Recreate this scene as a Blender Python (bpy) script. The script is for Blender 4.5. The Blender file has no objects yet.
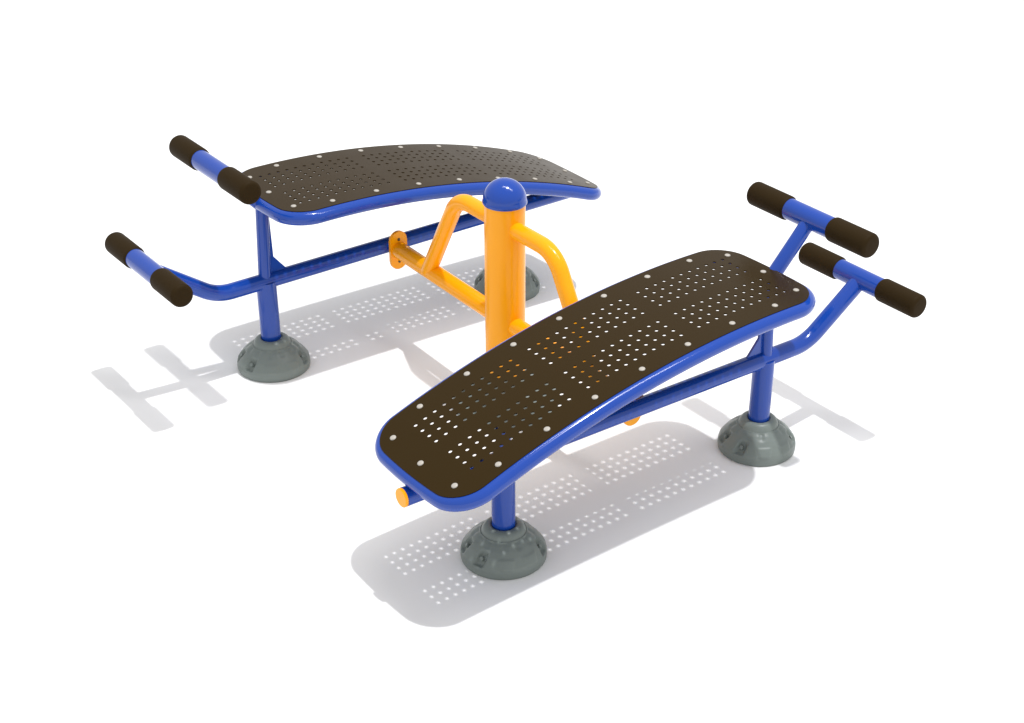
import bpy, bmesh, math, random
from math import sin, cos, pi, radians, atan2, hypot, sqrt
from mathutils import Vector as V, Matrix
from mathutils.geometry import delaunay_2d_cdt

scene = bpy.context.scene
col = scene.collection
random.seed(4)

# ------------------------------------------------------------------ materials
def principled(name, base, rough=.4, spec=.5, metal=0., coat=0., bump=None, vary=None, tint=(1, 1, 1)):
    m = bpy.data.materials.new(name); m.use_nodes = True
    nt = m.node_tree; b = nt.nodes['Principled BSDF']
    b.inputs['Base Color'].default_value = (*base, 1)
    b.inputs['Roughness'].default_value = rough
    b.inputs['Specular IOR Level'].default_value = spec
    b.inputs['Metallic'].default_value = metal
    b.inputs['Coat Weight'].default_value = coat
    b.inputs['Coat Roughness'].default_value = .08
    tc = nt.nodes.new('ShaderNodeTexCoord')
    b.inputs['Specular Tint'].default_value = (*tint, 1)
    if vary:
        n = nt.nodes.new('ShaderNodeTexNoise'); n.inputs['Scale'].default_value = vary[0]
        n.inputs['Detail'].default_value = 4
        nt.links.new(tc.outputs['Object'], n.inputs['Vector'])
        mr = nt.nodes.new('ShaderNodeMapRange')
        mr.inputs['To Min'].default_value = rough - vary[1]; mr.inputs['To Max'].default_value = rough + vary[1]
        nt.links.new(n.outputs['Fac'], mr.inputs['Value'])
        nt.links.new(mr.outputs['Result'], b.inputs['Roughness'])
    if bump:
        n = nt.nodes.new('ShaderNodeTexNoise'); n.inputs['Scale'].default_value = bump[0]
        n.inputs['Detail'].default_value = 3
        nt.links.new(tc.outputs['Object'], n.inputs['Vector'])
        bp = nt.nodes.new('ShaderNodeBump'); bp.inputs['Strength'].default_value = bump[1]
        bp.inputs['Distance'].default_value = bump[2]
        nt.links.new(n.outputs['Fac'], bp.inputs['Height'])
        nt.links.new(bp.outputs['Normal'], b.inputs['Normal'])
    return m

BLUE = principled('blue_powder_coat', (.007, .054, .345), .13, .42, coat=.15, vary=(9, .04))
YELLOW = principled('yellow_powder_coat', (1.0, .392, .003), .18, .26, coat=.05, vary=(9, .03))
BROWN = principled('brown_plastic_coat', (.027, .0152, .0030), .32, .12, bump=(420, .10, .0006), vary=(14, .05), tint=(1, .76, .46))
FOAM = principled('brown_foam_rubber', (.026, .0155, .0050), .6, .06, bump=(500, .2, .0008))
GREY = principled('grey_moulded_plastic', (.185, .215, .200), .38, .30, bump=(150, .10, .0010), vary=(12, .06))
ZINC = principled('pale_zinc', (.45, .42, .375), .5, .3, metal=.1, vary=(40, .06))
STEEL = principled('dark_bolt_steel', (.10, .075, .04), .35, .5, metal=.5)
FLOORM = principled('white_floor', (.90, .90, .90), .9, .0, bump=(30, .02, .001))

# ------------------------------------------------------------------ mesh helpers
def link(name, bm, mat, parent=None, sharp=40, recalc=True):
    if recalc: bmesh.ops.recalc_face_normals(bm, faces=bm.faces[:])
    me = bpy.data.meshes.new(name); bm.to_mesh(me); bm.free()
    for p in me.polygons: p.use_smooth = True
    me.set_sharp_from_angle(angle=radians(sharp))
    me.materials.append(mat)
    o = bpy.data.objects.new(name, me); col.objects.link(o)
    if parent: o.parent = parent
    return o

def fillet(pts, rad, n=14):
    """polyline with its inner corners rounded to radius rad"""
    pts = [V(p) for p in pts]; out = [pts[0]]
    for i in range(1, len(pts) - 1):
        a = (pts[i-1] - pts[i]).normalized(); b = (pts[i+1] - pts[i]).normalized()
        th = a.angle(b); r = rad if not isinstance(rad, (list, tuple)) else rad[i-1]
        t = r / math.tan(th / 2); c = pts[i] + (a + b).normalized() * (r / sin(th / 2))
        p0 = pts[i] + a * t - c; p1 = pts[i] + b * t - c; tot = p0.angle(p1)
        for k in range(n + 1):
            f = k / n
            out.append(c + (p0 * sin((1-f) * tot) + p1 * sin(f * tot)) / sin(tot))
    out.append(pts[-1]); return out

def tube(bm, pts, r, seg=28, closed=False, cap=True, bevel=0):
    pts = [V(p) for p in pts]; n = len(pts); rings = []
    def tan(i):
        if closed: return (pts[(i+1) % n] - pts[i-1]).normalized()
        return (pts[min(i+1, n-1)] - pts[max(i-1, 0)]).normalized()
    t0 = tan(0); up = V((0, 0, 1)) if abs(t0.z) < .9 else V((1, 0, 0))
    nrm = (up - t0 * up.dot(t0)).normalized()
    for i in range(n):
        t = tan(i); nrm = (nrm - t * nrm.dot(t)).normalized(); bi = t.cross(nrm)
        rings.append((pts[i], t, nrm.copy(), bi))
    def ring(c, a, b, rr): return [bm.verts.new(c + (a * cos(2*pi*k/seg) + b * sin(2*pi*k/seg)) * rr) for k in range(seg)]
    R = []
    if bevel and not closed:
        c, t, a, b = rings[0]
        for q in range(5):
            an = q / 5 * pi / 2
            R.append(ring(c + t * bevel * (1 - cos(an)), a, b, r - bevel + bevel * sin(an)))
        for x in rings[1:-1]: R.append(ring(x[0], x[2], x[3], r))
        c, t, a, b = rings[-1]
        R.append(ring(rings[0][0] + rings[0][1] * bevel, rings[0][2], rings[0][3], r)) if len(rings) == 2 else None
        for q in range(5, -1, -1):
            an = q / 5 * pi / 2
            R.append(ring(c - t * bevel * (1 - cos(an)), a, b, r - bevel + bevel * sin(an)))
    else:
        for x in rings: R.append(ring(x[0], x[2], x[3], r))
    m = len(R)
    for i in range(m if closed else m - 1):
        A, B = R[i], R[(i+1) % m]
        off = 0
        if closed and i == m - 1:
            off = min(range(seg), key=lambda o: (A[0].co - B[o].co).length)
        for k in range(seg):
            bm.faces.new((A[k], A[(k+1) % seg], B[(k+1+off) % seg], B[(k+off) % seg]))
    if cap and not closed:
        bm.faces.new(R[0]); bm.faces.new(R[-1][::-1])

def lathe(bm, prof, seg=48, centre=(0, 0, 0), axis='Z', deform=None):
    c = V(centre); R = []
    for j, (r, h) in enumerate(prof):
        row = []
        for k in range(seg):
            a = 2*pi*k/seg; rr, hh = (r, h) if not deform else deform(r, h, a, j)
            p = V((rr*cos(a), rr*sin(a), hh))
            if axis == 'Y': p = V((p.x, p.z, p.y))
            if axis == 'X': p = V((p.z, p.x, p.y))
            row.append(bm.verts.new(c + p))
        R.append(row)
    for A, B in zip(R, R[1:]):
        for k in range(seg): bm.faces.new((A[k], A[(k+1) % seg], B[(k+1) % seg], B[k]))
    bm.faces.new(R[0]); bm.faces.new(R[-1])

def prism(bm, poly, d, thick):
    """poly: 3-D outline, extruded by +-thick/2 along d"""
    d = V(d).normalized() * thick / 2
    a = [bm.verts.new(V(p) - d) for p in poly]; b = [bm.verts.new(V(p) + d) for p in poly]
    n = len(poly)
    bm.faces.new(a); bm.faces.new(b[::-1])
    for i in range(n): bm.faces.new((a[i], a[(i+1) % n], b[(i+1) % n], b[i]))

# ------------------------------------------------------------------ the station's measures (metres)
DY = .700                       # bench centre line to post
XA, XB = -.515, .493            # legs along a bench (low end, handle end)
CX, CZ, CR = .3525, -2.4543, 3.0906   # circle the seat follows (seat top)
W = .2175                       # half width of the seat plate
S0, S1, BUL, RC = -1.198, .129, .013, .092
PLATE_T = .0040
FR = .0228                      # frame tube radius
BZ = .3240; BR = .0275           # beam
DIRS = 1

def seat(s, y, up=0.):
    a = s / CR; r = CR + up
    return V((CX + r * sin(a), -DY + y, CZ + r * cos(a)))
def seat_frame_dirs(s):
    a = s / CR
    return V((cos(a), 0, -sin(a))), V((sin(a), 0, cos(a)))

def outline(e=0., narc=12, nlong=40, nend=10):
    w = W + e; s0, s1, r = S0 - e, S1 + e, RC + e
    P = []
    def arc(cs, cy, a0):
        for k in range(narc): 
            a = a0 + k / narc * pi / 2; P.append((cs + r*cos(a), cy + r*sin(a)))
    arc(s1 - r, -w + r, -pi/2)
    for k in range(nend): P.append((s1, -w + r + 2*(w - r)*k/nend))
    arc(s1 - r, w - r, 0)
    for k in range(nlong): P.append((s1 - r + (s0 - s1 + 2*r)*k/nlong, w))
    arc(s0 + r, w - r, pi/2)
    for k in range(nend): P.append((s0, w - r - 2*(w - r)*k/nend))
    arc(s0 + r, -w + r, pi)
    for k in range(nlong): P.append((s0 + r + (s1 - s0 - 2*r)*k/nlong, -w))
    out = []
    for s, y in P:
        b = BUL * (1 - (y/w)**2)
        if s > s1 - r: s += b * (s - s1 + r) / r
        elif s < s0 + r: s -= b * (s0 + r - s) / r
        out.append((s, y))
    return out

PITCH = 1.1475 / 34
HS = [-1.0888 + PITCH * (g * 12 + k) for g in range(3) for k in range(11)]
HY = [sg * q for sg in (1, -1) for q in (.0337, .0675, .1010, .1345)]
HR = .0060

def seat_plate_mesh():
    pts = []; edges = []
    ol = outline(0, 10, 44, 10); n = len(ol)
    pts += [V(p) for p in ol]; edges += [(i, (i+1) % n) for i in range(n)]
    holes = []
    K = 12
    for s in HS:
        for y in HY:
            b = len(pts); pts += [V((s + HR*cos(2*pi*k/K + .26), y + HR*sin(2*pi*k/K + .26))) for k in range(K)]
            edges += [(b+k, b+(k+1) % K) for k in range(K)]; holes.append((s, y))
    # extra points so that the sheet bends evenly
    s = S0 + .02
    while s < S1 - .01:
        for y in (-.19, -.165, 0, .165, .19, -.15, .15):
            inside = abs(y) < W - .02 and (S0 + RC * .9 < s < S1 - RC * .9 or abs(y) < .16)
            if inside and all(hypot(s-a, y-b) > HR * 1.6 for a, b in holes): pts.append(V((s, y)))
        s += .0224
    vs, _, fs, *_ = delaunay_2d_cdt(pts, edges, [], 1, 1e-6)
    keep = []
    for f in fs:
        c = sum((vs[i] for i in f), V((0, 0))) / len(f)
        if any(abs(c.x-a) < HR and abs(c.y-b) < HR and hypot(c.x-a, c.y-b) < HR * .97 for a, b in holes): continue
        keep.append(f)
    bm = bmesh.new()
    top = [bm.verts.new(seat(p.x, p.y)) for p in vs]; bot = [bm.verts.new(seat(p.x, p.y, -PLATE_T)) for p in vs]
    cnt = {}
    for f in keep:
        bm.faces.new([top[i] for i in f]); bm.faces.new([bot[i] for i in f][::-1])
        for a, b in zip(f, list(f[1:]) + [f[0]]): cnt[(a, b)] = 1
    for a, b in cnt:
        if (b, a) not in cnt: bm.faces.new((top[b], top[a], bot[a], bot[b]))
    loose = [v for v in bm.verts if not v.link_faces]
    for v in loose: bm.verts.remove(v)
    return bm

# grey footing cover -------------------------------------------------
CAMAZ = atan2(-3.81, -2.74)
POCK = [radians(d) for d in (-80, -36, 76, 124, 168, 212)]
PANEL = [radians(d) for d in (4, 42)]
def sm(e0, e1, x):
    t = max(0, min(1, (x - e0) / (e1 - e0))); return t*t*(3 - 2*t)
def adiff(a, b): return (a - b + pi) % (2*pi) - pi
def cover_mesh():
    key = [(.1215, 0), (.1245, .004), (.1255, .012), (.1252, .024), (.1225, .036), (.1160, .0460), (.1050, .0605),
           (.0915, .0740), (.0790, .0845), (.0690, .0910)]
    prof = []
    for (r0, h0), (r1, h1) in zip(key, key[1:]):
        for k in range(5): prof.append((r0 + (r1-r0)*k/5, h0 + (h1-h0)*k/5))
    nb = len(prof)
    prof += [(.0690, .0910), (.0672, .0925), (.0655, .0918), (.0640, .0935), (.0620, .0990), (.0585, .1045), (.0545, .1085),
             (.0500, .1112), (.0455, .1124), (.0415, .1128), (.0385, .1124), (.0366, .1112), (.0353, .1070)]
    def deform(r, h, a, j):
        if j >= nb: return r, h
        d = 0
        for p in POCK:
            x = adiff(a, CAMAZ + p) * .115
            d -= .013 * (1 - sm(.011, .020, abs(x - (h - .05) * .25))) * sm(.028, .040, h) * (1 - sm(.060, .076, h))
        for p in PANEL:
            x = abs(adiff(a, CAMAZ + p)) * .115
            d += .0028 * (1 - sm(.0, .003, x - (.012 + (h - .030) * .45))) * sm(.028, .032, h) * (1 - sm(.056, .060, h))
        # shallow flutes under the collar
        d -= .0028 * (.5 + .5*cos(12 * (a - CAMAZ))) ** 2 * sm(.070, .080, h) * (1 - sm(.089, .094, h))
        # push inwards along the dome's own normal
        nx, nz = .78, .62
        return r + d * nx, h + d * nz * (1 if h > .02 else 0)
    bm = bmesh.new(); lathe(bm, prof, 176, deform=deform); return bm
def cover_bolt_mesh(p):
    bm = bmesh.new(); a = CAMAZ + p
    n = V((cos(a) * .78, sin(a) * .78, .62)); c = V((cos(a) * .1045, sin(a) * .1045, .0490))
    x = V((-sin(a), cos(a), 0)); y = n.cross(x)
    pts = [c + (x*cos(k*pi/3) + y*sin(k*pi/3)) * .0068 for k in range(6)]
    prism(bm, pts, n, .012)
    bmesh.ops.bevel(bm, geom=bm.edges[:], offset=.0009, segments=1, affect='EDGES')
    return bm

# ------------------------------------------------------------------ the station: one bolted-together thing
root = bpy.data.objects.new('sit_up_bench_station', None); col.objects.link(root)
root['label'] = 'double sit-up bench with two brown perforated seats on blue frames bolted to a yellow post'
root['category'] = 'exercise bench'

parts = []                       # parts of the front bench, copied (turned half round) for the back bench
def part(name, bm, mat, sharp=40, recalc=True):
    o = link(name, bm, mat, root, sharp, recalc); parts.append(o); return o
def sub(name, bm, mat, parent, sharp=40): return link(name, bm, mat, parent, sharp)

panel = part('seat_panel', seat_plate_mesh(), BROWN, 50, recalc=False)
# bolts holding the panel down
def bolt_mesh(s, y):
    bm = bmesh.new(); c = seat(s, y); t, n = seat_frame_dirs(s); b = n.cross(t); prev = None; K = 20
    for r, h in ((.0092, -.001), (.0092, .0010), (.0087, .0020), (.0075, .0029), (.0048, .0035), (.0015, .0037)):
        row = [bm.verts.new(c + n*h + (t*cos(2*pi*k/K) + b*sin(2*pi*k/K))*r) for k in range(K)]
        if prev:
            for k in range(K): bm.faces.new((prev[k], prev[(k+1) % K], row[(k+1) % K], row[k]))
        else: bm.faces.new(row[::-1])
        prev = row
    bm.faces.new(prev); return bm
BS = [-1.0366 + .16753*k for k in range(7)]
for s, y in [(s, sg*.186) for s in BS for sg in (1, -1)] + [(.092, .1485), (.101, 0), (.092, -.1485), (-1.158, .1485), (-1.167, 0), (-1.158, -.1485)]:
    sub('panel_bolt', bolt_mesh(s, y), ZINC, panel)

E_FR = -.001
fz = -(PLATE_T + FR - .0015)
bm = bmesh.new(); tube(bm, [seat(s, y, fz) for s, y in outline(E_FR, 16, 60, 8)], FR, 40, closed=True)
frame = part('seat_frame', bm, BLUE)
# main beam, running out and up into the lower handle's stem
XL, ZL = .903, .4835; XU, ZU = .639, .7605
bm = bmesh.new()
beam_pts = fillet([(-.845, -DY, BZ + .009), (.676, -DY, BZ - .002), (XL - .006, -DY, ZL - .006)], .17)
tube(bm, beam_pts, BR, 32)
beam = part('support_beam', bm, BLUE)
bm = bmesh.new()
lathe(bm, [(.022, 0), (.0265, 0), (.0275, -.002), (.0275, -.007), (.0255, -.009), (.001, -.009)], 32, (-.845, -DY, BZ + .009), 'X')
sub('end_cap', bm, YELLOW, beam)
# low-end gusset between beam and frame
bm = bmesh.new(); t0 = seat(S0 + .0, 0, fz)
prism(bm, [(-.825, -DY, BZ + .02), (-.700, -DY, BZ + .02), (-.735, -DY, t0.z + .028), (-.815, -DY, t0.z + .005)], (0, 1, 0), .010)
part('gusset_plate', bm, BLUE)
# legs
def leg(x, ztop, zbot=.0):
    bm = bmesh.new(); tube(bm, [(x, -DY, zbot), (x, -DY, ztop)], .0343, 32); return part('leg', bm, BLUE)
zlow = seat(CR * math.asin((XA - CX) / CR), 0).z
l1 = leg(XA, BZ - .003); l2 = leg(XB, BZ + .0)
# uprights from beam to seat frame
t1 = seat(S1 + .004, 0, fz)
bm = bmesh.new(); tube(bm, [(XB + .004, -DY, BZ), (XB - .010, -DY, t1.z - .002)], .0215, 24); part('upright', bm, BLUE)
bm = bmesh.new(); tube(bm, [(XA, -DY, BZ), (XA, -DY, zlow - .085), ], .0215, 24); part('upright', bm, BLUE)
# triangular gusset behind the tall upright
bm = bmesh.new()
prism(bm, [(XB - .005, -DY, BZ + .02), (XB - .080, -DY, BZ + .026), (XB - .034, -DY, BZ + .082), (XB - .030, -DY, t1.z - .02), (XB - .012, -DY, t1.z - .01)], (0, 1, 0), .008)
part('gusset_plate', bm, BLUE)
# upper handle stem rises from the frame's end tube
bm = bmesh.new(); tube(bm, [(.493, -DY, .606), (XU - .006, -DY, ZU - .006)], .0234, 28); part('handle_stem', bm, BLUE)
# crossbar handles with foam grips
for x, z in ((XU, ZU), (XL, ZL)):
    bm = bmesh.new(); tube(bm, [(x, -DY - .241, z), (x, -DY + .241, z)], .0334, 36)
    h = part('handle_bar', bm, BLUE)
    for sg in (-1, 1):
        bm = bmesh.new()
        tube(bm, [(x, -DY + sg*.088, z), (x, -DY + sg*.2505, z)], .0386, 40, bevel=.013)
        sub('foam_grip', bm, FOAM, h)
# footing covers
cov = cover_mesh(); cme = None
def cover(x):
    global cme
    if cme is None:
        o = link('footing_cover', cov, GREY, root, 55); cme = o.data
    else:
        o = bpy.data.objects.new('footing_cover', cme); col.objects.link(o); o.parent = root
    return o
bolt_src = [link('cover_bolt', cover_bolt_mesh(p), GREY, None, 30) for p in POCK]
first = True
for x, y in ((XA, -DY), (XB, -DY), (-XB, DY), (-XA, DY)):
    o = cover(x); o.location = (x, y, 0) if (x, y) != (-XB, DY) else (x - .002, y - .008, 0)
    for b in bolt_src:
        c = b if first else b.copy()
        if not first: col.objects.link(c)
        c.parent = o
    first = False

# the second bench: every part copied and turned half round the post
for o in parts:
    c = o.copy(); col.objects.link(c); c.parent = root; c.rotation_euler = (0, 0, pi)
    for ch in list(o.children):
        d = ch.copy(); col.objects.link(d); d.parent = c

# central post
bm = bmesh.new(); tube(bm, [(0, 0, 0), (0, 0, .744)], .0655, 56); post = link('centre_post', bm, YELLOW, root)
bm = bmesh.new()
prof = [(.060, .728), (.0690, .728), (.0708, .7305), (.0708, .7365), (.0695, .7395)]
prof += [(.0690*cos(a), .7400 + .0670*sin(a)) for a in [k/16*pi/2 for k in range(1, 16)]] + [(.001, .807)]
lathe(bm, prof, 56); sub('dome_cap', bm, BLUE, post, 50)
o = cover(XA); o.scale = (1.42, 1.42, 1.2)
for b in bolt_src: c = b.copy(); col.objects.link(c); c.parent = o

# arms, braces and flanges to both benches
ARM_Z = .318
for sg in (1, -1):
    bm = bmesh.new(); tube(bm, [(0, sg*.05, ARM_Z), ((.012*sg), sg*(DY - .044), ARM_Z)], .0305, 32); link('support_arm', bm, YELLOW, root)
    bm = bmesh.new()
    tube(bm, fillet([(0, sg*.05, .656), (0, sg*.258, .656), (0, sg*.448, .322)], .115), .0272, 32); link('brace_tube', bm, YELLOW, root)
    bm = bmesh.new(); hw, zz0, zz1 = .0345, .3165 - .038, .3165 + .038
    pts = [((.012*sg) + hw*cos(a), sg*(DY - .0385), zz1 + hw*sin(a)) for a in [k/16*pi for k in range(17)]]
    pts += [((.012*sg) - hw*cos(a), sg*(DY - .0385), zz0 - hw*sin(a)) for a in [k/16*pi for k in range(17)]]
    prism(bm, pts, (0, 1, 0), .012)
    bmesh.ops.bevel(bm, geom=[e for e in bm.edges if abs((e.verts[0].co - e.verts[1].co).y) < .001], offset=.0015, segments=2, affect='EDGES')
    fl = link('flange_plate', bm, YELLOW, root)
    for zb in (zz1 + .004, zz0 - .004):
        bm = bmesh.new()
        lathe(bm, [(.0055, 0), (.0055, -.002*sg), (.004, -.003*sg), (.0005, -.0033*sg)], 20, ((.012*sg), sg*(DY - .0445), zb), 'Y')
        sub('flange_bolt', bm, STEEL, fl)

# ------------------------------------------------------------------ floor
bm = bmesh.new(); S = 60
bm.faces.new([bm.verts.new(p) for p in ((-S, -S, 0), (S, -S, 0), (S, S, 0), (-S, S, 0))])
fl = link('floor', bm, FLOORM); fl['kind'] = 'structure'

# ------------------------------------------------------------------ light
w = bpy.data.worlds.new('World'); scene.world = w; w.use_nodes = True
bg = w.node_tree.nodes['Background']; bg.inputs['Color'].default_value = (1, 1, 1, 1); bg.inputs['Strength'].default_value = .80

def lamp(name, direction, dist, size, power, size_y=None, target=(0, 0, .3), axis=(1, 0, 0)):
    l = bpy.data.lights.new(name, 'AREA'); l.energy = power
    l.shape = 'DISK' if size_y is None else 'RECTANGLE'; l.size = size
    if size_y: l.size_y = size_y
    o = bpy.data.objects.new(name, l); col.objects.link(o)
    d = V(direction).normalized(); o.location = V(target) + d * dist
    x = V(axis); x = (x - d * x.dot(d)).normalized(); y = d.cross(x)
    o.rotation_euler = Matrix((x, y, d)).transposed().to_euler()
    return o
KEY = (.1706, -.1433, 1.); KD = 90; KE = 1.9
lamp('key_lamp', KEY, KD, 1.8, KE * pi * KD**2, target=(0, 0, 0))
lamp('softbox_lamp', KEY, 6, 4.6, 120, .42, axis=(.6, -.8, 0))

# ------------------------------------------------------------------ camera
cam = bpy.data.cameras.new('camera'); co = bpy.data.objects.new('camera', cam); col.objects.link(co)
yaw, pit, rol, f = .89826946, .55720549, .02029974, 1586.106
fw = V((cos(pit)*cos(yaw), cos(pit)*sin(yaw), -sin(pit)))
r = V((sin(yaw), -cos(yaw), 0)); u = r.cross(fw)
R2 = r*cos(rol) + u*sin(rol); U2 = u*cos(rol) - r*sin(rol)
M = Matrix((R2, U2, -fw)).transposed().to_4x4(); M.translation = (-2.70337, -3.74120, 2.69946)
co.matrix_world = M
cam.sensor_width = 36; cam.lens = 36 * f / 1024
cam.shift_x = -56.8505 / 1024; cam.shift_y = 87.4387 / 1024
cam.clip_start = .05; cam.clip_end = 500
scene.camera = co
scene.view_settings.view_transform = 'Standard'; scene.view_settings.look = 'None'
scene.view_settings.exposure = 0; scene.view_settings.gamma = 1
